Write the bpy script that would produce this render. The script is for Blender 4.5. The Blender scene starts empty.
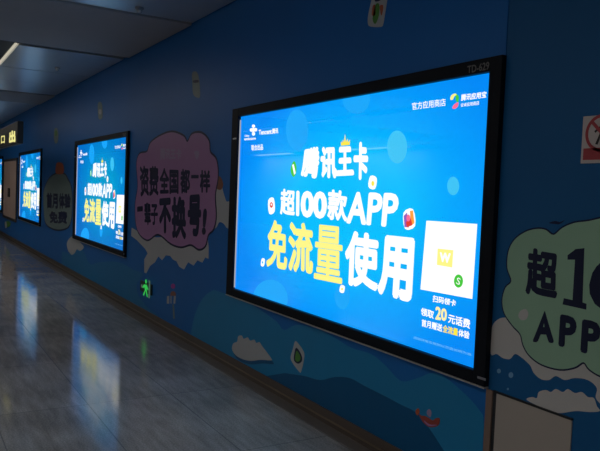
import bpy, bmesh, math, random
from mathutils import Vector, Matrix
random.seed(7)
S = bpy.context.scene
COL = S.collection

# ------------------------------------------------------------------ camera
FPX, YAW, PITCH, ROLL = 671.6, 1.03413744, -0.0483536, 0.0408359
CAM = Vector((0.0, -2.6524, 1.65))
F = Vector((-math.sin(YAW)*math.cos(PITCH), math.cos(YAW)*math.cos(PITCH), math.sin(PITCH)))
X0 = F.cross(Vector((0, 0, 1))).normalized(); U0 = X0.cross(F)
c_, s_ = math.cos(ROLL), math.sin(ROLL)
XC = c_*X0 + s_*U0; UC = -s_*X0 + c_*U0
cd = bpy.data.cameras.new('camera'); cam = bpy.data.objects.new('camera', cd); COL.objects.link(cam)
M = Matrix.Identity(4)
for i in range(3):
    M[i][0] = XC[i]; M[i][1] = UC[i]; M[i][2] = -F[i]; M[i][3] = CAM[i]
cam.matrix_world = M
cd.sensor_fit = 'HORIZONTAL'; cd.sensor_width = 36.0; cd.lens = FPX/600*36.0; cd.clip_start = 0.05; cd.clip_end = 300
S.camera = cam

# ------------------------------------------------------------------ world, exposure
w = bpy.data.worlds.new('hall_ambient'); S.world = w; w.use_nodes = True
w.node_tree.nodes['Background'].inputs[0].default_value = (0.8, 0.9, 1.0, 1)
w.node_tree.nodes['Background'].inputs[1].default_value = 0.0
S.view_settings.view_transform = 'Standard'; S.view_settings.look = 'None'
S.view_settings.exposure = 0.0; S.view_settings.gamma = 1.0; S.view_settings.use_curve_mapping = False
S.cycles.use_denoising = True
S.cycles.max_bounces = 6
S.cycles.sample_clamp_indirect = 4.0
LAMP = 30.0         # radiance of the strip lamps far along the hall
FILL = 3.4          # radiance of the unseen wide lamps added to lift the light on wall and floor
POSTER = 1.0        # strength of the lightbox posters

# ------------------------------------------------------------------ helpers
def srgb(r, g, b):
    f = lambda v: (v/255/12.92) if v/255 <= 0.04045 else ((v/255+0.055)/1.055)**2.4
    return (f(r), f(g), f(b), 1)
MATS = {}
def mat(name, col, rough=0.45, metal=0.0, spec=0.5, var=0.06, scale=30.0, emit=0.0, sample=True):
    if name in MATS: return MATS[name]
    m = bpy.data.materials.new(name); m.use_nodes = True
    nt = m.node_tree; b = nt.nodes['Principled BSDF']
    b.inputs['Roughness'].default_value = rough; b.inputs['Metallic'].default_value = metal
    b.inputs['Specular IOR Level'].default_value = spec
    if emit:
        b.inputs['Base Color'].default_value = (0.02, 0.02, 0.02, 1)
        b.inputs['Emission Color'].default_value = col; b.inputs['Emission Strength'].default_value = emit
        if not sample: m.cycles.emission_sampling = 'NONE'
    else:
        tc = nt.nodes.new('ShaderNodeTexCoord'); nz = nt.nodes.new('ShaderNodeTexNoise')
        nz.inputs['Scale'].default_value = scale; nz.inputs['Detail'].default_value = 4
        mx = nt.nodes.new('ShaderNodeMix'); mx.data_type = 'RGBA'
        mx.inputs[6].default_value = [c*(1-var) for c in col[:3]]+[1]
        mx.inputs[7].default_value = [min(1, c*(1+var)) for c in col[:3]]+[1]
        nt.links.new(tc.outputs['Object'], nz.inputs['Vector'])
        nt.links.new(nz.outputs['Fac'], mx.inputs[0]); nt.links.new(mx.outputs[2], b.inputs['Base Color'])
    MATS[name] = m
    return m

def ray(px, py): return F + XC*((px-300)/FPX) - UC*((py-225.5)/FPX)
def at(px, py, y=0.0):
    """point of the plane y=const seen at a photo position -> (x, z)"""
    v = ray(px, py); t = (y-CAM.y)/v.y; p = CAM + v*t
    return (p.x, p.z)
def on_plane(px, py, z):
    v = ray(px, py); t = (z-CAM.z)/v.z; return CAM + v*t

def tag(o, label, cat, group=None, kind=None):
    o['label'] = label; o['category'] = cat
    if group: o['group'] = group
    if kind: o['kind'] = kind
    return o
def link(name, me, m, parent=None):
    o = bpy.data.objects.new(name, me); COL.objects.link(o)
    if m: me.materials.append(m)
    if parent:
        o.parent = parent
        pm = Matrix.Identity(4); q = parent
        while q: pm = Matrix.Translation(q.location) @ pm; q = q.parent
        o.location = -pm.translation          # meshes are built in world coordinates
    return o
def empty(name, loc, parent=None):
    o = bpy.data.objects.new(name, None); COL.objects.link(o); o.location = loc; o.empty_display_size = 0.1
    return o
def bm_box(bm, x0, x1, y0, y1, z0, z1, bev=0.0):
    vs = [bm.verts.new((x, y, z)) for z in (z0, z1) for y in (y0, y1) for x in (x0, x1)]
    fs = [bm.faces.new([vs[i] for i in f]) for f in ((0,2,3,1),(4,5,7,6),(0,1,5,4),(2,6,7,3),(0,4,6,2),(1,3,7,5))]
    if bev:
        es = set(e for f in fs for e in f.edges)
        bmesh.ops.bevel(bm, geom=list(es), offset=bev, segments=2, affect='EDGES', profile=0.5)
def finish(bm, name, m, parent=None, kind=None, smooth=False):
    bmesh.ops.recalc_face_normals(bm, faces=bm.faces)
    me = bpy.data.meshes.new(name); bm.to_mesh(me); bm.free()
    if smooth:
        for p in me.polygons: p.use_smooth = True
    o = link(name, me, m, parent)
    if kind: o['kind'] = kind
    return o
def box(name, x0, x1, y0, y1, z0, z1, m, parent=None, bev=0.0, kind=None):
    bm = bmesh.new(); bm_box(bm, x0, x1, y0, y1, z0, z1, bev)
    return finish(bm, name, m, parent, kind)
def bm_prism(bm, pts, y0, y1):
    """solid with outline pts (x, z) between y0 (wall side) and y1 (front, smaller)"""
    a = sum(pts[i][0]*pts[(i+1) % len(pts)][1]-pts[(i+1) % len(pts)][0]*pts[i][1] for i in range(len(pts)))
    if a < 0: pts = pts[::-1]
    fr = [bm.verts.new((x, y1, z)) for x, z in pts]; bk = [bm.verts.new((x, y0, z)) for x, z in pts]
    f = bm.faces.new(fr); bm.faces.new(bk[::-1])
    n = len(pts)
    for i in range(n): bm.faces.new((fr[i], bk[i], bk[(i+1) % n], fr[(i+1) % n]))
def prism(name, pts, y1, m, parent=None, thick=0.0008):
    bm = bmesh.new()
    if pts and isinstance(pts[0][0], (tuple, list)):
        for p in pts: bm_prism(bm, p, y1+thick, y1)
    else: bm_prism(bm, pts, y1+thick, y1)
    bm.normal_update()
    bmesh.ops.triangulate(bm, faces=[f for f in bm.faces if len(f.verts) > 4], ngon_method='EAR_CLIP')
    return finish(bm, name, m, parent)
def pxs(pts, sc=1.0, ox=0.0, oy=0.0, y=0.0):
    return [at(ox+u/sc, oy+v/sc, y) for u, v in pts]
def smooth(pts, n=5):
    out = []; N = len(pts)
    for i in range(N):
        p0, p1, p2, p3 = (pts[(i+k-1) % N] for k in range(4))
        for j in range(n):
            t = j/n
            out.append(tuple(0.5*(2*p1[d]+(p2[d]-p0[d])*t+(2*p0[d]-5*p1[d]+4*p2[d]-p3[d])*t*t+(3*p1[d]-p0[d]-3*p2[d]+p3[d])*t**3) for d in (0, 1)))
    return out
def ell(cx, cz, rx, rz, n=28, rot=0.0):
    return [(cx+rx*math.cos(a)*math.cos(rot)-rz*math.sin(a)*math.sin(rot), cz+rx*math.cos(a)*math.sin(rot)+rz*math.sin(a)*math.cos(rot)) for a in (2*math.pi*i/n for i in range(n))]
def ellpx(cx, cy, rx, ry, n=28, y=0.0): return [at(px, py, y) for px, py in ell(cx, cy, rx, ry, n)]
def grow(pts, d):
    a = sum(pts[i][0]*pts[(i+1) % len(pts)][1]-pts[(i+1) % len(pts)][0]*pts[i][1] for i in range(len(pts)))
    sgn = 1 if a > 0 else -1; out = []; N = len(pts)
    for i in range(N):
        p, q, r = pts[i-1], pts[i], pts[(i+1) % N]
        tx, tz = r[0]-p[0], r[1]-p[1]; L = math.hypot(tx, tz) or 1
        out.append((q[0]+sgn*tz/L*d, q[1]-sgn*tx/L*d))
    return out
def puff(pts, seg=7, k=0.55):
    """scalloped (cloud) outline: an outward arc over every edge of pts"""
    a = sum(pts[i][0]*pts[(i+1) % len(pts)][1]-pts[(i+1) % len(pts)][0]*pts[i][1] for i in range(len(pts)))
    s = 1 if a > 0 else -1; out = []
    for i in range(len(pts)):
        p, q = pts[i], pts[(i+1) % len(pts)]
        dx, dz = q[0]-p[0], q[1]-p[1]
        for j in range(seg):
            t = j/seg; h = k*math.sin(math.pi*t)*0.5
            out.append((p[0]+dx*t+s*dz*h, p[1]+dz*t-s*dx*h))
    return out

_cache = {}
def glyphs(s):
    if s in _cache: return _cache[s]
    cu = bpy.data.curves.new('lettering', 'FONT'); cu.body = s; cu.size = 1; cu.resolution_u = 3
    o = bpy.data.objects.new('lettering', cu); COL.objects.link(o)
    dg = bpy.context.evaluated_depsgraph_get(); dg.update()
    me = bpy.data.meshes.new_from_object(o.evaluated_get(dg))
    V = [(v.co.x, v.co.y) for v in me.vertices]; P = [tuple(p.vertices) for p in me.polygons]
    bpy.data.objects.remove(o); bpy.data.curves.remove(cu); bpy.data.meshes.remove(me)
    _cache[s] = (V, P); return V, P
def text(name, s, quad, y1, m, parent, bold=0.03, shear=0.0):
    """lettering s filling the wall quad (TL, TR, BR, BL as (x, z))"""
    V0, P0 = glyphs(s)
    V = []; P = []
    k = 0
    offs = [(0, 0)] + ([(bold*math.cos(a), bold*math.sin(a)) for a in (math.pi*i/4+0.2 for i in range(8))] if bold else [])
    for q, (dx, dy) in enumerate(offs):
        n = len(V)
        V += [(x+dx, y+dy, q) for x, y in V0]; P += [tuple(i+n for i in p) for p in P0]
    xs = [v[0] for v in V]; ys = [v[1] for v in V]
    x0, x1, y0, y_1 = min(xs), max(xs), min(ys), max(ys)
    TL, TR, BR, BL = quad; out = []
    for x, y, q in V:
        u = (x-x0)/(x1-x0); v = (y-y0)/(y_1-y0)
        wx = (1-v)*((1-u)*BL[0]+u*BR[0])+v*((1-u)*TL[0]+u*TR[0])
        wz = (1-v)*((1-u)*BL[1]+u*BR[1])+v*((1-u)*TL[1]+u*TR[1])
        out.append((wx, y1-0.00003*q, wz))
    me = bpy.data.meshes.new(name); me.from_pydata(out, [], P); me.update()
    return link(name, me, m, parent)
def qpx(pts, sc=1.0, ox=0.0, oy=0.0, y=0.0): return pxs(pts, sc, ox, oy, y)
def children(o): return list(o.children)
def copy_tree(o, parent=None):
    c = o.copy(); COL.objects.link(c); c.parent = parent
    for ch in children(o): copy_tree(ch, c)
    return c
def lathe(bm, prof, cx, cy, n=20):
    rings = [[bm.verts.new((cx+r*math.cos(2*math.pi*i/n), cy+r*math.sin(2*math.pi*i/n), z)) for i in range(n)] for r, z in prof]
    for a, b in zip(rings, rings[1:]):
        for i in range(n): bm.faces.new((a[i], a[(i+1) % n], b[(i+1) % n], b[i]))
    bm.faces.new(rings[0]); bm.faces.new(rings[-1][::-1])

# ------------------------------------------------------------------ setting
ZC = 3.40
def floor_material():
    m = bpy.data.materials.new('polished_dark_granite'); m.use_nodes = True
    nt = m.node_tree; b = nt.nodes['Principled BSDF']; L = nt.links.new
    tc = nt.nodes.new('ShaderNodeTexCoord')
    mp = nt.nodes.new('ShaderNodeMapping'); mp.inputs['Location'].default_value = (5.06+13.0, 0.13+13.0, 0); mp.vector_type = 'POINT'
    L(tc.outputs['Object'], mp.inputs['Vector'])
    br = nt.nodes.new('ShaderNodeTexBrick'); br.offset = 0.0; br.squash = 1.0
    br.inputs['Scale'].default_value = 1.0; br.inputs['Brick Width'].default_value = 1.3; br.inputs['Row Height'].default_value = 0.65
    br.inputs['Mortar Size'].default_value = 0.0045; br.inputs['Mortar Smooth'].default_value = 0.2; br.inputs['Bias'].default_value = 0
    br.inputs['Color1'].default_value = (0.335, 0.303, 0.275, 1); br.inputs['Color2'].default_value = (0.385, 0.348, 0.316, 1)
    br.inputs['Mortar'].default_value = (0.20, 0.19, 0.18, 1)
    L(mp.outputs['Vector'], br.inputs['Vector'])
    n1 = nt.nodes.new('ShaderNodeTexNoise'); n1.inputs['Scale'].default_value = 90; n1.inputs['Detail'].default_value = 5
    n2 = nt.nodes.new('ShaderNodeTexNoise'); n2.inputs['Scale'].default_value = 1.6; n2.inputs['Detail'].default_value = 3
    L(tc.outputs['Object'], n1.inputs['Vector']); L(tc.outputs['Object'], n2.inputs['Vector'])
    r1 = nt.nodes.new('ShaderNodeMapRange'); r1.inputs[1].default_value = 0.3; r1.inputs[2].default_value = 0.7; r1.inputs[3].default_value = 0.72; r1.inputs[4].default_value = 1.26
    L(n1.outputs['Fac'], r1.inputs[0])
    r2 = nt.nodes.new('ShaderNodeMapRange'); r2.inputs[1].default_value = 0.3; r2.inputs[2].default_value = 0.7; r2.inputs[3].default_value = 0.8; r2.inputs[4].default_value = 1.2
    L(n2.outputs['Fac'], r2.inputs[0])
    mu = nt.nodes.new('ShaderNodeMath'); mu.operation = 'MULTIPLY'; L(r1.outputs[0], mu.inputs[0]); L(r2.outputs[0], mu.inputs[1])
    vm = nt.nodes.new('ShaderNodeVectorMath'); vm.operation = 'SCALE'; L(br.outputs['Color'], vm.inputs[0]); L(mu.outputs[0], vm.inputs['Scale'])
    L(vm.outputs[0], b.inputs['Base Color'])
    r3 = nt.nodes.new('ShaderNodeMapRange'); r3.inputs[1].default_value = 0.3; r3.inputs[2].default_value = 0.7; r3.inputs[3].default_value = 0.08; r3.inputs[4].default_value = 0.13
    L(n2.outputs['Fac'], r3.inputs[0]); L(r3.outputs[0], b.inputs['Roughness'])
    mp2 = nt.nodes.new('ShaderNodeMapping'); mp2.inputs['Scale'].default_value = (2.2, 14.0, 1.0); L(tc.outputs['Object'], mp2.inputs['Vector'])
    n3 = nt.nodes.new('ShaderNodeTexNoise'); n3.inputs['Scale'].default_value = 1.4; n3.inputs['Detail'].default_value = 6; L(mp2.outputs['Vector'], n3.inputs['Vector'])
    r4 = nt.nodes.new('ShaderNodeMapRange'); r4.inputs[1].default_value = 0.3; r4.inputs[2].default_value = 0.7; r4.inputs[3].default_value = 0.8; r4.inputs[4].default_value = 1.2
    L(n3.outputs['Fac'], r4.inputs[0])
    mu2 = nt.nodes.new('ShaderNodeMath'); mu2.operation = 'MULTIPLY'; L(mu.outputs[0], mu2.inputs[0]); L(r4.outputs[0], mu2.inputs[1]); L(mu2.outputs[0], vm.inputs['Scale'])
    bp = nt.nodes.new('ShaderNodeBump'); bp.inputs['Strength'].default_value = 0.15; bp.inputs['Distance'].default_value = 0.002; bp.invert = True
    L(br.outputs['Fac'], bp.inputs['Height']); L(bp.outputs[0], b.inputs['Normal'])
    b.inputs['Specular IOR Level'].default_value = 0.34
    return m
XL, XR, YF = -44.0, 5.0, -13.0
box('floor', XL, XR, YF, 0.3, -0.2, 0.0, floor_material(), kind='structure')
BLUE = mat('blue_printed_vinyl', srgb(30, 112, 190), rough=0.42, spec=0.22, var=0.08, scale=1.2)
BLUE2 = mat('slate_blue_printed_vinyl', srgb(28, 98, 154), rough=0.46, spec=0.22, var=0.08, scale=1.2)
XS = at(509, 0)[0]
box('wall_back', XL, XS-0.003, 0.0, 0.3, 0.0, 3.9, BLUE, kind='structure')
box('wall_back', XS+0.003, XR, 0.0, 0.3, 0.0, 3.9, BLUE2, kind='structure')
PAINT = mat('pale_wall_paint', (0.70, 0.67, 0.63, 1), rough=0.6)
box('wall_front', XL, XR, YF-0.2, YF, -0.2, 3.9, PAINT, kind='structure')
box('wall_left', XL-0.2, XL, YF, 0.3, -0.2, 3.9, PAINT, kind='structure')
box('wall_right', XR, XR+0.2, YF, 0.3, -0.2, 3.9, PAINT, kind='structure')
# skirting: brown stone board with a thin ledge, the light it catches put into its colour
SK = mat('brown_stone_skirting', srgb(92, 80, 72), rough=0.4, var=0.15, scale=14)
bm = bmesh.new(); bm_box(bm, XL, XR, -0.012, 0.0, 0.0, 0.105, 0.002)
finish(bm, 'baseboard_back', SK, kind='structure')
LEDGE = mat('lit_ledge_metal', srgb(150, 136, 118), rough=0.3, metal=0.7, var=0.35, scale=2.5)
bm = bmesh.new(); bm_box(bm, XL, XR, -0.020, -0.0125, 0.034, 0.046, 0.002)
finish(bm, 'trim_1', LEDGE, kind='structure')
STONE = mat('dark_border_stone', srgb(118, 110, 104), rough=0.3, var=0.2, scale=40)
bm = bmesh.new(); bm_box(bm, XL, XR, -0.128, -0.021, 0.0002, 0.003, 0.0008)
finish(bm, 'trim_6', STONE, kind='structure')
# ceiling: dark void above, metal panels and a matte beam below it
VOID = mat('dark_ceiling_void', (0.012, 0.012, 0.014, 1), rough=0.8)
box('ceiling', XL, XR, YF, 0.3, ZC+0.12, ZC+0.32, VOID, kind='structure')
PANEL = mat('brushed_ceiling_panel', (0.66, 0.68, 0.70, 1), rough=0.28, metal=0.55, var=0.05, scale=3)
BEAM = mat('matte_grey_beam', (0.43, 0.43, 0.45, 1), rough=0.65, spec=0.2, var=0.05, scale=4)
bm = bmesh.new()
YS = -1.38
xs = [(-6.82, 4.9), (-11.28, -9.40), (-12.75, -11.33), (-14.2, -12.78), (-19.5, -16.2), (-23, -19.53), (-30, -23.03), (XL, -30.03)]
for a, b_ in xs:
    if a > -9:
        bm_box(bm, a, b_, -3.12, -0.02, ZC, ZC+0.03, 0.004)
        bm_box(bm, a, b_, -5.80, -3.68, ZC, ZC+0.03, 0.004)
    else:
        bm_box(bm, a, b_, YS, -0.02, ZC, ZC+0.03, 0.004)
        bm_box(bm, a, b_, -5.80, -2.72, ZC, ZC+0.03, 0.004)
    bm_box(bm, a, b_, -11.95, -6.26, ZC, ZC+0.03, 0.004)
finish(bm, 'ceiling', PANEL, kind='structure')
bm = bmesh.new(); bm_box(bm, -9.12, -6.84, YF+0.1, -0.02, ZC-0.02, ZC+0.1, 0.006); finish(bm, 'trim_2', BEAM, kind='structure')
bm = bmesh.new(); bm_box(bm, -15.95, -14.28, YF+0.1, -0.02, ZC-0.02, ZC+0.1, 0.006); finish(bm, 'trim_3', BEAM, kind='structure')
DKM = mat('dark_anodised_metal', (0.03, 0.03, 0.033, 1), rough=0.4, metal=0.3)
bm = bmesh.new(); bm_box(bm, -9.30, -9.20, -12.8, -0.02, ZC+0.005, ZC+0.10, 0.004); finish(bm, 'trim_4', mat('grey_joint_strip', (0.08, 0.08, 0.09, 1), rough=0.5), kind='structure')
bm = bmesh.new(); bm_box(bm, XL, XR, -0.06, -0.001, ZC+0.035, ZC+0.1, 0.0); finish(bm, 'trim_5', DKM, kind='structure')

# ------------------------------------------------------------------ lamps of the hall
LAMPM = mat('lit_lamp_diffuser', (1.0, 0.97, 0.92, 1), emit=LAMP)
TROUGH = mat('dim_lamp_diffuser', (1.0, 0.97, 0.92, 1), emit=1.6)
LIP = mat('lit_lamp_lip', (1.0, 0.93, 0.74, 1), emit=0.5)
def strip_lamp(x0, x1, y0, y1, label, group, m=LAMPM):
    r = empty('strip_lamp', ((x0+x1)/2, (y0+y1)/2, ZC+0.1))
    tag(r, label, 'ceiling lamp', group)
    bm = bmesh.new()
    bm_box(bm, x0, x1, y0-0.05, y0, ZC-0.01, ZC+0.119, 0.003); bm_box(bm, x0, x1, y1, y1+0.05, ZC-0.01, ZC+0.119, 0.003)
    bm_box(bm, x0-0.05, x0, y0-0.05, y1+0.05, ZC-0.01, ZC+0.119, 0.003); bm_box(bm, x1, x1+0.05, y0-0.05, y1+0.05, ZC-0.01, ZC+0.119, 0.003)
    finish(bm, 'housing', DKM, r)
    box('diffuser', x0+0.002, x1-0.002, y0+0.002, y1-0.002, ZC+0.03, ZC+0.05, m, r)
    return r
r = strip_lamp(-21.0, -9.37, -2.6, -1.80, 'long recessed lamp trough with black rim near the blue wall', 'ceiling lamps', TROUGH)
bm = bmesh.new(); bm_box(bm, -21.0, -9.32, -1.745, -1.43, ZC+0.01, ZC+0.115, 0.003)
finish(bm, 'baffle', DKM, r)
bm = bmesh.new(); bm_box(bm, -21.0, -9.32, -1.425, -1.402, ZC-0.006, ZC+0.06, 0.003)
finish(bm, 'lit_edge', LIP, r)['label'] = 'thin bright warm edge of the lamp trough'
GL = 'strip lamps out over the hall'
for x0, x1, y0, y1 in ((-14.5, -13.2, -6.06, -5.99), (-12.7, -11.9, -6.06, -5.99), (-20.5, -16.2, -6.06, -5.99), (-30, -24, -6.06, -5.99)):
    strip_lamp(x0, x1, y0, y1, 'narrow strip lamp in the open joint of the hall ceiling', GL)

FILLM = mat('added_fill_diffuser', (1.0, 0.96, 0.91, 1), emit=FILL)
for x0, x1 in ((-6.5, -2.9), (-2.6, 1.0), (1.3, 4.8)):  # near row, out of view, added to brighten the floor
    strip_lamp(x0, x1, -3.60, -3.20, 'wide unseen fill lamp added in the near ceiling joint of the hall', GL, FILLM)
for x0, x1 in ((-6.5, -2.9), (-2.6, 1.0), (1.3, 4.8), (-14, -10), (-22, -18), (-30, -26)):  # far row, out of view, added to light the blue wall evenly
    strip_lamp(x0, x1, -12.75, -12.05, 'wide unseen fill lamp added along the far side of the hall ceiling', GL, FILLM)
# ------------------------------------------------------------------ advertising lightbox
P = 6.58462
PX1, PX0 = -2.578, -5.578            # poster edges
PZ0, PZ1 = 0.750, 2.320
def poster_material(k=1.0):
    m = bpy.data.materials.new('backlit_blue_poster'); m.use_nodes = True
    nt = m.node_tree; b = nt.nodes['Principled BSDF']; L = nt.links.new
    tc = nt.nodes.new('ShaderNodeTexCoord'); mp = nt.nodes.new('ShaderNodeMapping')
    mp.inputs['Location'].default_value = (-0.56, 0, -0.52)
    L(tc.outputs['Generated'], mp.inputs['Vector'])
    sc = nt.nodes.new('ShaderNodeVectorMath'); sc.operation = 'MULTIPLY'; sc.inputs[1].default_value = (1.75, 0.0, 1.6); L(mp.outputs[0], sc.inputs[0])
    ln = nt.nodes.new('ShaderNodeVectorMath'); ln.operation = 'LENGTH'; L(sc.outputs[0], ln.inputs[0])
    cr = nt.nodes.new('ShaderNodeValToRGB'); L(ln.outputs['Value'], cr.inputs[0])
    e = cr.color_ramp.elements
    e[0].position = 0.40; e[0].color = srgb(0, 190, 255)
    e[1].position = 1.0; e[1].color = srgb(0, 138, 246)
    el = cr.color_ramp.elements.new(0.62); el.color = srgb(0, 168, 255)
    L(cr.outputs[0], b.inputs['Emission Color']); b.inputs['Emission Strength'].default_value = POSTER*k
    b.inputs['Base Color'].default_value = (0.01, 0.02, 0.03, 1); b.inputs['Roughness'].default_value = 0.025; b.inputs['Specular IOR Level'].default_value = 0.35
    return m
E = lambda n, c, s=1.0: mat(n, srgb(*c), rough=0.2, emit=s, sample=False)
WHT = E('backlit_white_print', (255, 255, 255), 1.05)
YEL = E('backlit_yellow_print', (255, 248, 138))
CROWN = E('backlit_gold_print', (255, 232, 70))
BOK = E('backlit_pale_blue_print', (60, 196, 246))
BOK2 = E('backlit_sky_blue_print', (20, 166, 250))
GRN = E('backlit_green_print', (70, 200, 60)); PNK = E('backlit_pink_print', (255, 110, 150)); RED = E('backlit_red_print', (225, 60, 50))
ORG = E('backlit_orange_print', (255, 160, 60)); PUR = E('backlit_purple_print', (150, 90, 190)); SOFT = E('backlit_soft_white_print', (120, 195, 245))
LB = empty('advertising_lightbox', ((PX0+PX1)/2, 0, 0.68))
FRM = mat('black_lightbox_frame', (0.006, 0.008, 0.013, 1), rough=0.5, spec=0.15)
FX0, FX1, FZ0, FZ1 = -5.705, -2.46, 0.68, 2.395
IX0, IX1 = PX0+0.002, -2.544
def ring(bm, X0, X1, Z0, Z1, x0, x1, z0, z1, ya, yb, bev):
    bm_box(bm, X0, x0, ya, yb, Z0, Z1, bev); bm_box(bm, x1, X1, ya, yb, Z0, Z1, bev)
    bm_box(bm, x0, x1, ya, yb, Z0, z0, bev); bm_box(bm, x0, x1, ya, yb, z1, Z1, bev)
bm = bmesh.new(); ring(bm, FX0, FX1, FZ0, FZ1, IX0, IX1, PZ0, PZ1, -0.035, -0.001, 0.003)
frame = finish(bm, 'frame', FRM, LB)
REV = mat('edge_leak_glow', srgb(214, 214, 220), emit=0.55, sample=False)  # leaking edge light put in as the strip's own glow
box('reveal_strip', IX0-0.0005, IX0+0.006, -0.016, -0.0065, PZ0+0.01, PZ1-0.03, REV, frame)['label'] = 'white glowing strip standing for light leaking along the left inner edge'
box('latch', IX0-0.085, IX0-0.02, -0.041, -0.0355, PZ1-0.205, PZ1-0.192, mat('bright_latch_metal', (0.8, 0.8, 0.8, 1), rough=0.3), frame, 0.001)
SIL = mat('silver_bottom_lip', (0.55, 0.54, 0.52, 1), rough=0.35, metal=0.6)
box('bottom_lip', FX0, FX1, -0.037, -0.002, FZ0-0.010, FZ0-0.001, SIL, LB, 0.001)['label'] = 'thin silver lip under the black frame'
text('code_plate', 'TD-629', qpx([(467.5, 66), (489.5, 61.5), (489.2, 69.5), (467.4, 73.5)], y=-0.036), -0.0365, mat('grey_code_print', srgb(120, 118, 118), rough=0.5), LB, 0.02)
prism('maker_badge', qpx([(477.5, 376), (486, 378.5), (485.8, 381), (477.3, 378.2)], y=-0.036), -0.0365, mat('silver_badge', srgb(140, 142, 150), rough=0.4), LB)
poster = box('poster', IX0+0.001, -2.545, -0.006, -0.002, PZ0+0.001, PZ1-0.001, poster_material(), LB)
YP = -0.0075
def clampz(pts): return [(min(max(x, IX0+0.004), IX1-0.004), min(max(z, PZ0+0.004), PZ1-0.004)) for x, z in pts]
for cx, cy, rx, ry, m in ((297.8, 129.8, 11.2, 20.5, BOK2), (357, 98, 14, 16, BOK2), (398, 147, 10, 16.5, BOK), (454, 186, 6, 9.3, BOK), (271, 299, 17.5, 19.5, BOK2), (343, 296, 7.5, 13.5, BOK2)):
    prism('bokeh_disc', clampz(ellpx(cx, cy, rx, ry)), -0.0065, m, poster, 0.0004)
# headline, slogan
for ch, q in (('腾', [(98, 125), (207, 104), (196, 330), (76, 308)]), ('讯', [(212, 112), (317, 106), (318, 322), (205, 326)]), ('王', [(330, 112), (416, 108), (434, 302), (312, 308)]), ('卡', [(432, 76), (528, 82), (526, 330), (426, 336)])):
    text('headline', ch, qpx(q, 6.667, 290, 130), YP, WHT, poster, 0.055)
def T(n, s, q, m=WHT, b=0.04, **k): return text(n, s, qpx(q, **k), YP, m, poster, b)
T('slogan', '超', [(281.3, 188.3), (296, 190), (295.6, 216.3), (280.8, 214.5)], b=0.035)
T('slogan', '1', [(297.2, 190.6), (300.4, 190.8), (300, 216.2), (296.8, 215.9)], b=0.05)
T('slogan', '00', [(301.8, 190.5), (328.2, 191.5), (327.6, 219.4), (301.2, 217.2)], b=0.05)
T('slogan', '款', [(328.8, 189), (348.5, 191), (348, 222), (328, 219.5)], b=0.035)
T('slogan', 'APP', [(349.5, 191.7), (400.5, 193), (397.5, 227.8), (347, 223.3)], b=0.035)
T('slogan', '免', [(269.5, 219), (288.4, 222), (288, 271), (266.5, 266.5)], YEL, 0.034)
T('slogan', '流', [(289.6, 220.8), (314.2, 224), (313.8, 275), (288.6, 271)], YEL, 0.038)
T('slogan', '量', [(316.5, 224), (344, 227), (343, 284.3), (314.6, 278.5)], YEL, 0.02)
T('slogan', '使', [(347, 229.5), (380, 234), (379, 292), (344.5, 284)], WHT, 0.04)
T('slogan', '用', [(382, 234.5), (416, 238), (412.5, 304), (378, 294)], WHT, 0.05)
# crown
cp = [(-3.4, 11.7), (-3.6, 7.2), (-2.2, 9.2), (-1.5, 5.4), (-0.5, 8.6), (0.6, 0.0), (1.5, 8.4), (3.1, 4.6), (3.5, 8.6), (5.6, 5.6), (5.2, 11)]
prism('crown', [at(345.3+u, 134+v) for u, v in cp], YP, CROWN, poster)
# app cards
def card(name, q, m, spots, label=None):
    o = prism(name, smooth(qpx(q), 3), YP, m, poster)
    for i, (s, ms) in enumerate(spots):
        bmo = prism('icon_mark', s, YP-0.0008-0.0004*i, ms, poster, 0.0004)
    if label: o['label'] = label
card('app_icon', [(292, 166), (295, 161), (297.3, 167), (296.5, 174), (294, 177), (291.5, 172)], GRN, [([at(293, 165), at(294.6, 164), at(296.6, 173), at(295, 175)], WHT)], 'green oval app icon with white slash')
card('app_icon', [(371.2, 176), (377.6, 178), (375.8, 189), (369.4, 187)], WHT, [(ellpx(373.8, 183.5, 1.4, 2.6, 12), CROWN)], 'white app icon with yellow dot')
card('app_icon', [(269, 200.3), (274.4, 198), (275.4, 211.3), (270, 213.8)], WHT, [(ellpx(272.2, 205, 1.6, 2.8, 12), RED), (ellpx(272.2, 204.6, 0.7, 1.2, 10), WHT)], 'white app icon with red pin')
card('app_icon', [(404.5, 212.5), (413.8, 209), (416, 226), (406, 229)], WHT, [(qpx([(404.8, 216), (408, 212.5), (410, 227.5), (405.5, 227)]), PUR), (qpx([(411, 211), (414, 210.5), (415.5, 223), (412, 226)]), ORG), (qpx([(407, 222), (412, 218), (413.5, 225), (408, 227.5)]), RED), (ellpx(409.5, 218, 2, 3.5, 12), PNK)], 'red orange and purple app icon')
card('app_icon', [(262.6, 258.6), (265.6, 259.4), (264.6, 266), (261.6, 265.4)], WHT, [(ellpx(263.4, 262.4, 0.7, 1.2, 10), BOK)])
card('app_icon', [(341.6, 285.2), (345.6, 286.4), (344.4, 292.8), (340.4, 291.4)], WHT, [(ellpx(343, 289, 0.9, 1.3, 10), CROWN)])
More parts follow.
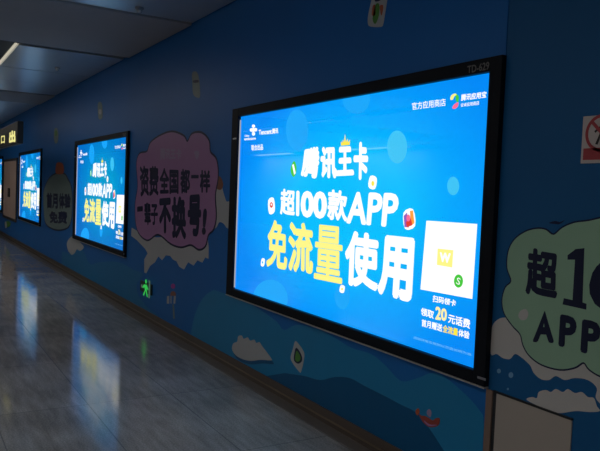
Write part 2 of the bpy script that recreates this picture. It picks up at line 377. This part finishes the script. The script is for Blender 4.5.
# white card bottom right, with the logo square and green badge in it
prism('white_card', qpx([(427.4, 220.6), (478.2, 224), (473.2, 298.9), (421.4, 289.3)]), YP, WHT, poster)
prism('card_logo', qpx([(438.8, 248.6), (454.4, 250.2), (453.2, 267.4), (438.0, 264.8)]), YP-0.001, YEL, poster, 0.0005)
text('card_logo_letter', 'W', qpx([(441, 252), (452, 253.2), (451.4, 263.6), (440.6, 261.8)]), YP-0.0016, WHT, poster, 0.06)
prism('card_badge', ellpx(459.6, 281, 4.5, 6.6), YP-0.001, GRN, poster, 0.0005)
text('card_badge_letter', 'S', qpx([(458.6, 277), (462, 278.6), (460.8, 285.2), (457.2, 283.6)]), YP-0.0016, WHT, poster, 0.0)
k = dict(sc=5.64, ox=410, oy=285)
T('offer_line', '扫码领卡', [(135, 55), (268, 85), (262, 122), (132, 95)], b=0.03, **k)
T('offer_line', '领取', [(68, 125), (142, 145), (138, 192), (66, 170)], b=0.03, **k)
T('offer_line', '20', [(150, 118), (215, 135), (213, 205), (147, 195)], E('backlit_cream_print', (255, 244, 170)), 0.04, **k)
T('offer_line', '元话费', [(222, 160), (347, 195), (343, 248), (220, 212)], b=0.03, **k)
T('offer_line', '首月赠送', [(72, 190), (189, 221), (186, 264), (70, 232)], b=0.03, **k)
T('offer_line', '全流量', [(192, 222), (278, 245), (275, 288), (189, 265)], CROWN, 0.03, **k)
T('offer_line', '体验', [(281, 246), (343, 262), (338, 305), (278, 289)], b=0.03, **k)
T('small_print', '活动详情及规则以页面说明为准', [(25, 287), (352, 385), (350, 400), (24, 302)], SOFT, 0.0, **k)
k = dict(sc=6.667, ox=405, oy=75)
T('store_line', '官方应用商店', [(52, 185), (278, 155), (278, 207), (55, 235)], b=0.01, **k)
T('brand_line', '腾讯应用宝', [(382, 130), (552, 108), (548, 152), (380, 175)], b=0.03, **k)
T('brand_line', '安卓应用商店', [(380, 190), (502, 172), (500, 200), (378, 215)], b=0.01, **k)
prism('swirl_logo', smooth(qpx([(308, 158), (316, 136), (340, 124), (352, 134), (336, 142), (326, 162), (314, 168)], **k), 4), YP, YEL, poster)
prism('swirl_logo', smooth(qpx([(345, 128), (360, 136), (366, 156), (360, 182), (348, 176), (344, 156)], **k), 4), YP, GRN, poster)
prism('swirl_logo', smooth(qpx([(362, 184), (358, 210), (340, 226), (322, 222), (332, 200), (346, 188)], **k), 4), YP, PNK, poster)
k = dict(sc=10, ox=235, oy=115)
# woven-knot logo: loops around a cross
kn = []
for cx, cy, rx, ry in ((192, 112, 16, 17), (192, 150, 16, 20), (192, 188, 16, 20), (170, 150, 15, 18), (214, 148, 15, 18)):
    kn.append(qpx(ell(cx, cy, rx, ry, 16), **k))
prism('knot_logo', kn, YP, WHT, poster)
T('brand_line', 'China', [(105, 200), (150, 196), (150, 216), (104, 221)], b=0.02, **k)
T('brand_line', 'unicom', [(100, 228), (215, 220), (215, 246), (100, 255)], b=0.03, **k)
T('brand_line', 'Tencent', [(245, 150), (375, 138), (375, 190), (245, 200)], b=0.03, **k)
T('brand_line', '腾讯', [(380, 136), (440, 130), (440, 184), (380, 190)], b=0.03, **k)
T('brand_line', '联合出品', [(170, 300), (288, 290), (288, 350), (172, 358)], b=0.02, **k)
G = 'backlit advertising lightboxes along the wall'
POSTER_HAZED = poster_material(0.64)     # farther boxes: haze and slanting view put into a dimmer glow
tag(LB, 'nearest and largest blue backlit advertising lightbox with a white card at lower right', 'lightbox', G)
for i, lab in ((1, 'blue backlit lightbox standing between the pink and the grey-green speech bubbles'),
               (2, 'far blue backlit lightbox just beyond the grey-green speech bubble'),
               (3, 'farthest blue lightbox cut off by the left edge of the photo')):
    o = copy_tree(LB); o.location.x -= P*i; tag(o, lab, 'lightbox', G)
    for c in o.children:
        if c.name.startswith('poster'):
            c.material_slots[0].link = 'OBJECT'; c.material_slots[0].material = POSTER_HAZED

# ------------------------------------------------------------------ printed wall graphics
PR = lambda n, c, **k: mat(n, srgb(*c), rough=0.4, spec=0.3, var=0.05, scale=6, **k)
GREYW = PR('cloud_grey_print', (186, 188, 190)); CREAM = PR('cloud_white_print', (206, 204, 202))
NAVY = PR('navy_ink_print', (18, 30, 72)); PINK = PR('mauve_pink_print', (176, 128, 178)); PALEP = PR('pale_mauve_print', (172, 150, 186))
MINT = PR('mint_green_print', (160, 200, 172)); SAGE = PR('sage_grey_print', (120, 140, 138)); DEEP = PR('deep_blue_print', (10, 92, 142))
WAVE = PR('wave_blue_print', (34, 138, 192)); WAVE2 = PR('wave_teal_print', (24, 124, 182)); BROWN = PR('brown_print', (140, 90, 70))
ORANGE = PR('orange_print', (190, 96, 60)); LEAF = PR('leaf_green_print', (90, 150, 60)); MAG = PR('magenta_print', (190, 70, 170)); PALEB = PR('pale_blue_print', (120, 170, 210))

def wallthing(name, px, py, label, cat, group=None):
    x, z = at(px, py); return tag(empty(name, (x, 0, z)), label, cat, group)
# sea waves printed along the foot of the wall
wt = wallthing('wave_mural', 330, 400, 'wide sea-wave print along the foot of the blue wall', 'wall graphic')
zb = 0.107
xa = lambda px, py: at(px, py)
w1 = [(191, 332), (194, 318), (199, 305), (205, 296), (214, 290), (228, 288), (245, 300), (262, 311), (277, 322), (284, 330), (297, 325), (320, 330), (335, 338), (352, 348), (371, 354), (385, 365), (401, 381), (418, 378), (435, 373), (455, 385), (483, 415)]
p = [xa(*q) for q in w1]; top = smooth(p+[(p[-1][0]+0.2, 0.3), (p[0][0]-0.1, 0.1)], 4)[:-8]
poly = [(max(x, p[0][0]), min(0.666, max(z, zb))) for x, z in top if x < -2.48]
prism('wave_crest', poly+[(-2.48, poly[-1][1]-0.05), (-2.48, zb), (poly[0][0], zb)], -0.0012, WAVE, wt)
w2 = [(285, 373), (305, 376), (320, 380), (335, 377), (350, 378), (365, 386), (385, 396), (400, 404), (417, 413), (432, 432), (445, 452)]
p = [xa(*q) for q in w2]; top = smooth(p+[(p[-1][0]+0.2, 0.12), (p[0][0]-0.1, 0.2)], 4)[:-8]
poly = [(x, max(z, zb+0.01)) for x, z in top]
prism('wave_crest', poly+[(poly[-1][0]+0.05, zb), (poly[0][0]-0.3, zb)], -0.0022, DEEP, wt)
w3 = [(62, 252), (72, 254), (78, 247), (84, 252), (90, 264), (100, 262), (118, 262), (134, 270), (143, 274), (137, 284), (139, 296), (146, 306)]
p = [xa(*q) for q in w3]; poly = [(x, max(z, zb+0.01)) for x, z in smooth(p+[(p[-1][0]+0.1, 0.1), (p[0][0], 0.1)], 4)[:-8]]
prism('wave_crest', poly+[(poly[-1][0], zb), (poly[0][0], zb)], -0.0012, WAVE2, wt)
w4 = [(-2.40, 0.2), (-1.94, 0.32), (-1.7, 0.55), (-1.3, 0.62), (-0.8, 0.5), (0.4, 0.62), (2, 0.4)]
# pink speech bubble
def bub(pts, sc, ox, oy): return smooth(pxs(pts, sc, ox, oy), 5)
kb = (3.47, 130, 130)
cb = wallthing('cloud_print', 150, 250, 'ragged grey cloud printed under the pink speech bubble', 'wall graphic')
cl = [(130, -10), (180, 20), (230, 30), (440, 20), (446, 70), (445, 118), (432, 112), (420, 134), (400, 124), (384, 146), (362, 132), (345, 162), (325, 150), (314, 128), (300, 122), (288, 106), (270, 104), (255, 124), (240, 108), (226, 132), (205, 148), (190, 178), (182, 174), (182, 120), (196, 96), (186, 78), (150, 40), (128, 24)]
prism('cloud', pxs(cl, 4.1, 100, 230), -0.0015, GREYW, cb)
cr_ = wallthing('cloud_print', 220, 210, 'narrow grey-green cloud printed between pink bubble and nearest lightbox', 'wall graphic')
cl = [(190, 125), (232, 118), (246, 160), (262, 205), (280, 215), (278, 345), (262, 352), (246, 330), (222, 322), (206, 350), (186, 352), (182, 240)]
prism('cloud', smooth(pxs(cl, 5.63, 180, 165), 3), -0.0012, GREYW, cr_)
fig = [(205, 72), (222, 62), (238, 84), (244, 116), (230, 140), (206, 132), (196, 110)]
prism('brown_figure', smooth(pxs(fig, 5.63, 180, 165), 3), -0.0024, BROWN, cr_)['label'] = 'small brown shape above the cloud'
pb = wallthing('speech_bubble_print', 170, 195, 'pink cloud-shaped speech bubble with black lettering printed on the blue wall', 'wall graphic')
ol = [(24, 118), (34, 84), (60, 76), (72, 46), (104, 22), (146, 8), (186, 22), (200, 42), (216, 16), (248, 12), (274, 38), (279, 78), (300, 104), (306, 160), (296, 226), (299, 300), (290, 342), (272, 362), (262, 400), (240, 412), (212, 396), (178, 404), (142, 392), (98, 360), (60, 380), (26, 344), (19, 262), (28, 196)]
pl = bub(ol, *kb)
prism('bubble_outline', grow(pl, 0.022), -0.0028, NAVY, pb)
prism('bubble', pl, -0.004, PINK, pb)
kk = dict(sc=3.47, ox=130, oy=130)
def TW(name, s, q, m, parent, b=0.04, **k): return text(name, s, qpx(q, **k), -0.0052, m, parent, b)
TW('lettering', '腾讯王卡', [(106, 62), (180, 66), (180, 100), (106, 104)], PALEP, pb, 0.04, **kk)
prism('small_mark', smooth(pxs([(224, 78), (232, 72), (242, 78), (234, 104)], 3.47, 130, 130), 3), -0.0052, PALEP, pb)
TW('lettering', '资费', [(34, 122), (102, 126), (100, 228), (38, 232)], NAVY, pb, **kk)
TW('lettering', '全国', [(104, 130), (170, 134), (170, 222), (104, 224)], NAVY, pb, **kk)
TW('lettering', '都', [(176, 134), (210, 136), (210, 218), (176, 222)], NAVY, pb, **kk)
TW('lettering', '一', [(214, 156), (240, 156), (240, 168), (214, 168)], NAVY, pb, **kk)
TW('lettering', '样', [(244, 138), (280, 140), (280, 218), (244, 218)], NAVY, pb, **kk)
TW('lettering', '一', [(26, 266), (46, 264), (46, 282), (26, 284)], NAVY, pb, **kk)
TW('lettering', '辈子', [(50, 252), (98, 252), (98, 330), (52, 330)], NAVY, pb, **kk)
TW('lettering', '不', [(102, 238), (144, 234), (144, 358), (103, 360)], NAVY, pb, 0.06, **kk)
TW('lettering', '换', [(146, 232), (198, 228), (196, 382), (146, 374)], NAVY, pb, 0.05, **kk)
TW('lettering', '号', [(203, 226), (250, 222), (248, 372), (200, 366)], NAVY, pb, 0.06, **kk)
TW('lettering', '!', [(256, 272), (270, 272), (264, 366), (250, 362)], NAVY, pb, 0.06, **kk)
# mint speech bubble at the right
cA = wallthing('cloud_print', 560, 375, 'pale cloud printed below the mint green speech bubble', 'wall graphic')
clA = [(491, 334), (493, 325), (498, 319.5), (504, 317.5), (510, 320), (540, 340), (620, 370), (690, 385), (700, 420), (660, 428), (632, 420), (612, 424), (604, 408), (596, 398), (597, 388), (588, 380), (575, 378), (565, 380), (556, 376), (549, 380), (541, 379), (534, 373), (530, 365), (521, 357), (515, 354), (510, 359), (503, 358), (497, 354), (491, 354)]
prism('cloud', smooth(pxs(clA), 4), -0.0014, CREAM, cA)
cB = wallthing('cloud_print', 565, 402, 'pale scalloped cloud printed just above the beige access panel', 'wall graphic')
clB = [(527, 400), (532, 397), (537, 398), (539, 392), (546, 390), (551, 392), (556, 389), (563, 392), (568, 389), (575, 393), (582, 392), (588, 397), (594, 398), (597, 406), (600, 411), (590, 412), (576, 411), (562, 413), (552, 412), (545, 409)]
prism('cloud', smooth(pxs(clB), 4), -0.0016, CREAM, cB)
gb = wallthing('speech_bubble_print', 570, 300, 'pale green cloud-shaped speech bubble with navy lettering right of the nearest lightbox', 'wall graphic')
og = [(590, 221), (575, 223), (563, 228), (554, 235), (546, 230), (537, 229), (526, 232), (515, 240), (509, 252), (508, 268), (512, 281), (506, 288), (503, 300), (505, 313), (513, 325), (521, 334), (524, 345), (530, 355), (542, 364), (560, 369), (575, 367), (584, 362), (590, 369), (602, 376), (622, 380), (645, 376), (662, 360), (672, 366), (690, 368), (706, 350), (712, 325), (704, 304), (716, 285), (714, 255), (700, 236), (680, 232), (668, 238), (655, 224), (632, 215), (612, 216)]
pg = smooth(pxs(og), 4)
prism('bubble_outline', grow(pg, 0.008), -0.003, NAVY, gb)
prism('bubble', pg, -0.0042, MINT, gb)
INK = PR('dark_navy_letter_print', (26, 34, 66))
TW('lettering', '超', [(528, 247), (559, 252), (558, 300), (526, 294)], INK, gb, 0.04)
prism('lettering', pxs([(252, 192), (252, 178), (278, 158), (306, 155), (300, 330), (313, 334), (312, 353), (236, 336), (240, 316), (268, 322), (276, 192)], 3.22, 490, 200), -0.0052, INK, gb)
TW('lettering', '0', [(592, 264), (622, 254), (620, 316), (588, 304)], INK, gb, 0.08)
TW('lettering', '0', [(630, 256), (656, 256), (654, 324), (628, 318)], INK, gb, 0.08)
TW('lettering', '款', [(662, 262), (698, 268), (694, 330), (660, 324)], INK, gb, 0.04)
TW('lettering', 'A', [(543, 311), (548, 311), (555, 343), (533, 342)], INK, gb, 0.05)
TW('lettering', 'P', [(561, 314), (578, 317), (576, 349), (559, 346)], INK, gb, 0.05)
TW('lettering', 'P', [(583, 319), (602, 322), (600, 357), (581, 352)], INK, gb, 0.05)
prism('paw_mark', smooth(pxs([(521, 311), (526, 309), (529, 313), (527, 319), (522, 320), (519, 316)]), 3), -0.0052, CREAM, gb)
gl = prism('bird_stroke', smooth(pxs([(549, 223), (555, 221), (560, 222), (565, 220), (560, 224), (555, 224)]), 3), -0.0012, NAVY, gb)
for (px_, py_, r_, lab) in ((499, 371, 1.9, 'pale blue bubble dot beside the bottom corner of the nearest lightbox'), (511, 375, 2.3, 'larger pale blue bubble dot below the mint speech bubble'), (508, 389, 1.0, 'tiny pale blue dot just above the beige access panel')):
    o = prism('bubble_dot_print', ellpx(px_, py_, r_, r_*1.25, 16), -0.0012, PALEB); tag(o, lab, 'wall graphic', 'printed bubble dots')
# grey-green bubble between the far boxes
tb = wallthing('speech_bubble_print', 60, 200, 'faded grey-green bottle-shaped speech bubble with black lettering beside the far lightboxes', 'wall graphic')
ob = [(96, 196), (128, 172), (172, 172), (190, 200), (206, 236), (212, 320), (200, 420), (160, 446), (112, 440), (76, 404), (68, 300), (72, 246)]
pt = bub(ob, 5.0, 30, 140)
prism('bubble_outline', grow(pt, 0.03), -0.0028, NAVY, tb); prism('bubble', pt, -0.004, SAGE, tb)
prism('bubble_cap', smooth(pxs([(134, 116), (164, 118), (168, 166), (130, 166)], 5.0, 30, 140), 3), -0.0042, ORANGE, tb)
kk = dict(sc=5.0, ox=30, oy=140)
TW('lettering', '首月', [(84, 262), (140, 264), (140, 345), (84, 342)], NAVY, tb, 0.05, **kk)
TW('lettering', '体验', [(146, 264), (206, 268), (204, 340), (146, 345)], NAVY, tb, 0.05, **kk)
TW('lettering', '免费', [(96, 356), (190, 356), (186, 420), (100, 416)], NAVY, tb, 0.05, **kk)
o = wallthing('cloud_print', 73, 246, 'small grey cloud printed at the lower left corner of the second lightbox', 'wall graphic')
prism('cloud', smooth(pxs([(68, 250), (67, 243), (70, 238), (73, 236), (77, 237), (80, 242), (84, 247), (80, 251), (77, 249), (75, 253), (72, 255), (70, 253)]), 3), -0.0026, GREYW, o)
# shell-shaped cloud low on the wall
o = wallthing('cloud_print', 250, 350, 'shell-shaped pale cloud printed low on the wall under the nearest lightbox', 'wall graphic')
cs = [(-18, 248), (-8, 214), (16, 204), (22, 170), (46, 164), (58, 186), (84, 176), (100, 198), (126, 190), (140, 212), (160, 206), (176, 232), (200, 262), (234, 308), (237, 325), (170, 321), (100, 328), (40, 312), (0, 284)]
p = pxs(cs, 6.45, 235, 310)
prism('cloud_shade', smooth([(x+0.03, z-0.025) for x, z in p], 3), -0.0026, DEEP, o)
prism('cloud', smooth(p, 3), -0.0036, GREYW, o)
# small cards with a leaf or drop
def leafcard(q, inner, leaf, label, cardm=GREYW):
    x, z = at(sum(a for a, b in q)/len(q), sum(b for a, b in q)/len(q))
    r = tag(empty('card_print', (x, 0, z)), label, 'wall graphic', 'printed cards scattered on the wall')
    prism('card', smooth(pxs(q), 3), -0.003, cardm, r)
    if inner: prism('drop', smooth(pxs(inner), 3), -0.0042, NAVY, r)
    for l_, m in leaf: prism('leaf', smooth(pxs(l_), 3), -0.0052, m, r)
k = lambda pts: [(235+u/6.45, 310+v/6.45) for u, v in pts]
leafcard(k([(388, 205), (402, 206), (440, 258), (449, 300), (430, 392), (416, 398), (368, 332), (361, 300), (374, 256)]), k([(398, 242), (430, 288), (434, 328), (410, 346), (384, 326), (384, 288)]), [(k([(402, 262), (424, 296), (424, 322), (408, 334), (392, 320), (394, 290)]), LEAF)], 'tilted white card with green drop printed below the nearest lightbox')
k = lambda pts: [(360+u/12.87, u2/12.87) for u, u2 in pts]
leafcard(k([(150, 10), (125, 120), (105, 225), (108, 312), (140, 342), (270, 348), (304, 310), (325, 190), (346, 60), (352, -60), (250, -110), (165, -70)]), k([(200, 20), (262, 10), (284, -40), (240, -60), (206, -30)]),
         [(k([(170, 80), (205, 70), (205, 190), (160, 196)]), ORANGE), (k([(262, 80), (305, 70), (300, 150), (280, 200)]), ORANGE), (k([(212, 60), (256, 60), (250, 200), (205, 310), (170, 240)]), LEAF)], 'pale card with orange and green print at the top edge above the nearest lightbox')
leafcard([(192.4, 73), (197, 72), (199.5, 80), (200.3, 96), (197, 97.5), (193.4, 94), (192.6, 84)], [(193.6, 80.6), (198.4, 80), (198.6, 82.4), (194, 82.8)], [], 'faint grey-green upright card printed above the pink speech bubble', SAGE)
leafcard([(98.2, 103), (101.4, 102.4), (102.8, 110), (102.4, 118), (99, 119), (98, 111)], None, [([(99, 110), (101.6, 109.6), (101.6, 114), (99.4, 114)], GREYW)], 'faint card printed above the second lightbox', SAGE)
leafcard([(54.6, 129), (57.4, 128.4), (58.6, 135), (57.6, 142.6), (55, 143), (54, 136)], None, [([(55.2, 131), (57.2, 131), (57.4, 135), (55.4, 136)], LEAF)], 'smallest faint card printed high between the far lightboxes', SAGE)
# orange boat and buoy prints
o = wallthing('boat_print', 428, 416, 'small red and orange boat print on the waves below the nearest lightbox', 'wall graphic')
k = lambda pts: [(410+u/12.87, 400+v/12.87) for u, v in pts]
prism('hull', smooth(pxs(k([(110, 165), (150, 200), (200, 205), (262, 240), (300, 262), (340, 232), (388, 236), (380, 310), (330, 345), (250, 345), (180, 290), (140, 230)])), 3), -0.0036, PR('brick_red_print', (168, 78, 66)), o)
prism('stripe', smooth(pxs(k([(190, 262), (260, 312), (350, 318), (330, 332), (250, 332), (200, 290)])), 3), -0.0046, PINK, o)
prism('sail', smooth(pxs(k([(222, 150), (250, 116), (282, 150), (268, 220), (232, 196)])), 3), -0.0036, PALEP, o)
prism('pennant', smooth(pxs(k([(76, 140), (110, 105), (130, 150), (104, 196), (84, 180)])), 3), -0.0036, ORANGE, o)
o = wallthing('buoy_print', 172, 300, 'tiny buoy print with magenta ball under the pink speech bubble', 'wall graphic')
k = lambda pts: [(155+u/9.02, 275+v/9.02) for u, v in pts]
prism('ball', ellpx(173.2, 286.2, 2.2, 2.6, 14), -0.0026, MAG, o)
prism('cone', smooth(pxs(k([(150, 150), (180, 150), (190, 185), (140, 185)])), 2), -0.0026, BROWN, o)
prism('float', [pxs(k([(110, 190), (130, 188), (130, 258), (108, 258)])), pxs(k([(142, 190), (150, 190), (150, 258), (142, 258)])), pxs(k([(172, 190), (190, 190), (184, 258), (168, 258)]))], -0.0026, GREYW, o)
prism('chain', pxs(k([(160, 264), (172, 264), (182, 395), (166, 395)])), -0.0026, SAGE, o)
o = wallthing('weed_print', 7, 219, 'green and white seaweed print at the foot of the steel doors', 'wall graphic')
prism('weed', smooth(pxs([(5, 222), (9, 221), (11, 224), (9, 227), (5, 226.5)]), 2), -0.0026, LEAF, o)
prism('weed', smooth(pxs([(5, 222), (6.5, 222), (7, 227), (5.4, 228)]), 2), -0.0036, GREYW, o)

# ------------------------------------------------------------------ fittings on the wall
# beige access panel and steel strip right of the nearest lightbox
BEI = mat('beige_sheet_metal', srgb(186, 177, 168), rough=0.5, spec=0.3, var=0.04, scale=5)
ap = empty('access_panel', (-2.17, 0, 0.1)); tag(ap, 'plain beige access panel at the foot of the wall, below the clouds', 'access panel')
x0 = at(497.5, 393)[0]; x1 = at(573, 418)[0]; zt = 0.662
box('panel', x0, x1, -0.008, -0.0005, 0.11, zt, BEI, ap, 0.002)
box('dark_edge', x0-0.006, x1+0.003, -0.0105, -0.0004, zt+0.0005, zt+0.010, DKM, ap)
box('dark_edge', x0-0.022, x0-0.001, -0.006, -0.0004, 0.11, zt+0.01, DKM, ap)
sp = box('edge_strip', -2.468, -2.424, -0.012, -0.0005, 0.11, 0.668, mat('brown_steel_strip', srgb(150, 126, 112), rough=0.35, metal=0.4, var=0.1), None, 0.003)
tag(sp, 'narrow brown metal strip beside the beige access panel under the lightbox corner', 'metal strip')
# prohibition sign
sg = empty('prohibition_sign', (-1.86, 0, 1.8)); tag(sg, 'white prohibition sign with red ring and red band on the right edge', 'sign')
q = qpx([(586.2, 116.5), (640, 106), (638, 165), (584.2, 163.5)])
sx0, sx1 = -1.985, -1.785; z1 = at(586, 116.5)[1]; z0 = at(584.5, 163.5)[1]
box('plate', sx0, sx1, -0.006, -0.0008, z0, z1, mat('white_sign_plate', srgb(206, 198, 196), rough=0.45), sg, 0.001)
SR = mat('sign_red', srgb(178, 62, 70), rough=0.5); SBK = mat('sign_black', srgb(30, 28, 34), rough=0.5)
ccx = (sx0+sx1)/2; ccz = at(602, 133)[1]; R = 0.083
bm = bmesh.new()
for i in range(32):
    a, b_ = 2*math.pi*i/32, 2*math.pi*(i+1)/32
    bm_prism(bm, [(ccx+R*math.cos(a), ccz+R*math.sin(a)), (ccx+R*math.cos(b_), ccz+R*math.sin(b_)), (ccx+(R-.014)*math.cos(b_), ccz+(R-.014)*math.sin(b_)), (ccx+(R-.014)*math.cos(a), ccz+(R-.014)*math.sin(a))], -0.0065, -0.0075)
d = 0.0049*1.1; h = (R-.01)*0.707
bm_prism(bm, [(ccx-h-d, ccz+h-d), (ccx-h+d, ccz+h+d), (ccx+h+d, ccz-h+d), (ccx+h-d, ccz-h-d)], -0.0077, -0.0085)
finish(bm, 'red_ring', SR, sg)
def fg(pts): return [(ccx+u*R, ccz+v*R) for u, v in pts]
bm = bmesh.new()
bm_prism(bm, ell(ccx+0.05*R, ccz+0.52*R, 0.13*R, 0.13*R, 14), -0.0065, -0.0072)
for pts in ([(-.12, .36), (.14, .36), (.16, -.08), (-.14, -.08)], [(-.14, -.06), (0, -.06), (-.22, -.62), (-.36, -.58)], [(.02, -.06), (.16, -.06), (.34, -.6), (.2, -.64)], [(-.12, .36), (-.1, .22), (-.4, .02), (-.46, .12)], [(.14, .36), (.12, .22), (.38, .1), (.44, .2)]):
    bm_prism(bm, fg(pts), -0.0065, -0.0072)
finish(bm, 'walking_figure', SBK, sg)
box('red_band', sx0+0.012, sx1-0.012, -0.0075, -0.0062, at(588, 160)[1], at(588, 148.5)[1], SR, sg)
# low green escape sign
es = wallthing('escape_sign', 148, 290, 'small glowing green escape sign low on the wall under the pink bubble', 'sign')
ex0, ez1 = at(141.8, 280); ex1, ez0 = at(152.4, 298)
box('housing', ex0, ex1, -0.02, -0.0016, ez0+0.03, ez1, mat('dark_green_sign_case', srgb(40, 64, 60), rough=0.5), es, 0.004)
GE = mat('green_glow', srgb(60, 225, 95), emit=0.6, sample=False); GE2 = mat('pale_green_glow', srgb(110, 150, 130), emit=0.35, sample=False)
cxm, czm = (ex0+ex1)/2+0.01, (ez0+0.03+ez1)/2; s = (ex1-ex0)/2
prism('running_figure', [[(cxm+u*s, czm+v*s) for u, v in p_] for p_ in ([(-.12, .42), (.02, .5), (.16, .42), (.16, .3), (.02, .22), (-.1, .3)], [(-.3, .16), (.22, .2), (.2, -.12), (-.12, -.16)], [(.2, .18), (.5, .0), (.44, -.1), (.16, .02)], [(-.3, .16), (-.56, .0), (-.5, -.1), (-.2, .02)], [(-.1, -.14), (.06, -.12), (-.26, -.5), (-.46, -.46)], [(.04, -.14), (.2, -.1), (.42, -.44), (.26, -.5)])], -0.0215, GE, es, 0.001)
prism('door_symbol', [[(cxm+u*s, czm+v*s) for u, v in p_] for p_ in ([(.55, .5), (.78, .5), (.78, -.5), (.55, -.5)], [(-.82, .1), (-.6, .1), (-.6, -.1), (-.82, -.1)])], -0.0215, GE2, es, 0.001)
# steel double doors between the two farthest boxes
dx0, dx1 = -21.95, -19.25
dr = empty('steel_cabinet', ((dx0+dx1)/2, 0, 0.56)); tag(dr, 'brown steel double doors set in the wall between the two farthest lightboxes', 'wall cabinet')
ST = mat('brown_brushed_steel', srgb(214, 186, 170), rough=0.42, metal=0.0, var=0.12, scale=2)
bm = bmesh.new(); ring(bm, dx0, dx1, 0.56, 2.28, dx0+.08, dx1-.08, .62, 2.22, -0.03, -0.0008, 0.003); finish(bm, 'frame', mat('dark_steel_frame', srgb(70, 62, 60), rough=0.4), dr)
mid = (dx0+dx1)/2
for a, b_ in ((dx0+.09, mid-.02), (mid+.02, dx1-.09)):
    d_ = box('door', a, b_, -0.022, -0.002, .63, 2.21, ST, dr, 0.004)
    hx = b_-.12 if a < mid-.1 else a+.12
    box('handle', hx-.012, hx+.012, -0.05, -0.0225, 1.2, 1.45, DKM, d_, 0.004)
# ------------------------------------------------------------------ hanging exit sign
yN = -0.95
a = at(17.5, 120.8, yN); b_ = at(17.2, 143.2, yN)
sz1, sz0, sxr = a[1], b_[1], a[0]
# depth of the box: the far rear edge is seen at photo column 23.5
yR = yN
while yR < -0.4:
    yR += 0.01
    if at(23.5, 130, yR)[0] <= sxr: break
hs = empty('hanging_exit_sign', (sxr-0.9, (yN+yR)/2, sz0)); tag(hs, 'black hanging sign box with glowing yellow characters at the left edge', 'sign')
xo = at(-5, 130, yN)[0]
box('case', xo-1.2, sxr, yN, yR, sz0, sz1, mat('black_sign_case', (0.012, 0.012, 0.013, 1), rough=0.5), hs, 0.01)
YG = mat('yellow_sign_glow', srgb(250, 240, 150), emit=0.9, sample=False)
text('lettering', '出', qpx([(9.2, 131.4), (15.4, 129.6), (15.4, 142), (9, 143.6)], y=yN-.002), yN-0.002, YG, hs, 0.06)
text('lettering', '口', qpx([(1.2, 136), (4.8, 135.4), (4.6, 143.2), (1.0, 143.8)], y=yN-.002), yN-0.002, YG, hs, 0.03)
for xx in (xo-0.9, xo-0.15):
    bm = bmesh.new(); bm_box(bm, xx-.012, xx+.012, (yN+yR)/2-.012, (yN+yR)/2+.012, sz1, ZC+0.12, 0.002); finish(bm, 'hanger_rod', DKM, hs)
# ------------------------------------------------------------------ ceiling fittings
def detector(px, py, z, r, label):
    p_ = on_plane(px, py, z)
    o = empty('smoke_detector', (p_.x, p_.y, z)); tag(o, label, 'smoke detector')
    bm = bmesh.new(); lathe(bm, [(r, z+0.0), (r, z-0.015), (r*0.85, z-0.02)], p_.x, p_.y); finish(bm, 'base', mat('grey_plastic', (0.30, 0.30, 0.31, 1), rough=0.4), o)
    bm = bmesh.new(); lathe(bm, [(r*0.62, z-0.0205), (r*0.66, z-0.034), (r*0.5, z-0.052), (r*0.2, z-0.058)], p_.x, p_.y); finish(bm, 'dome', mat('pale_plastic', (0.55, 0.55, 0.55, 1), rough=0.25), o, smooth=True)
detector(139.5, 7.5, ZC, 0.042, 'small round detector on the ceiling at the top edge of the photo')
detector(57.5, 67.5, ZC, 0.04, 'small dark detector on the ceiling panels beyond the grey beam')
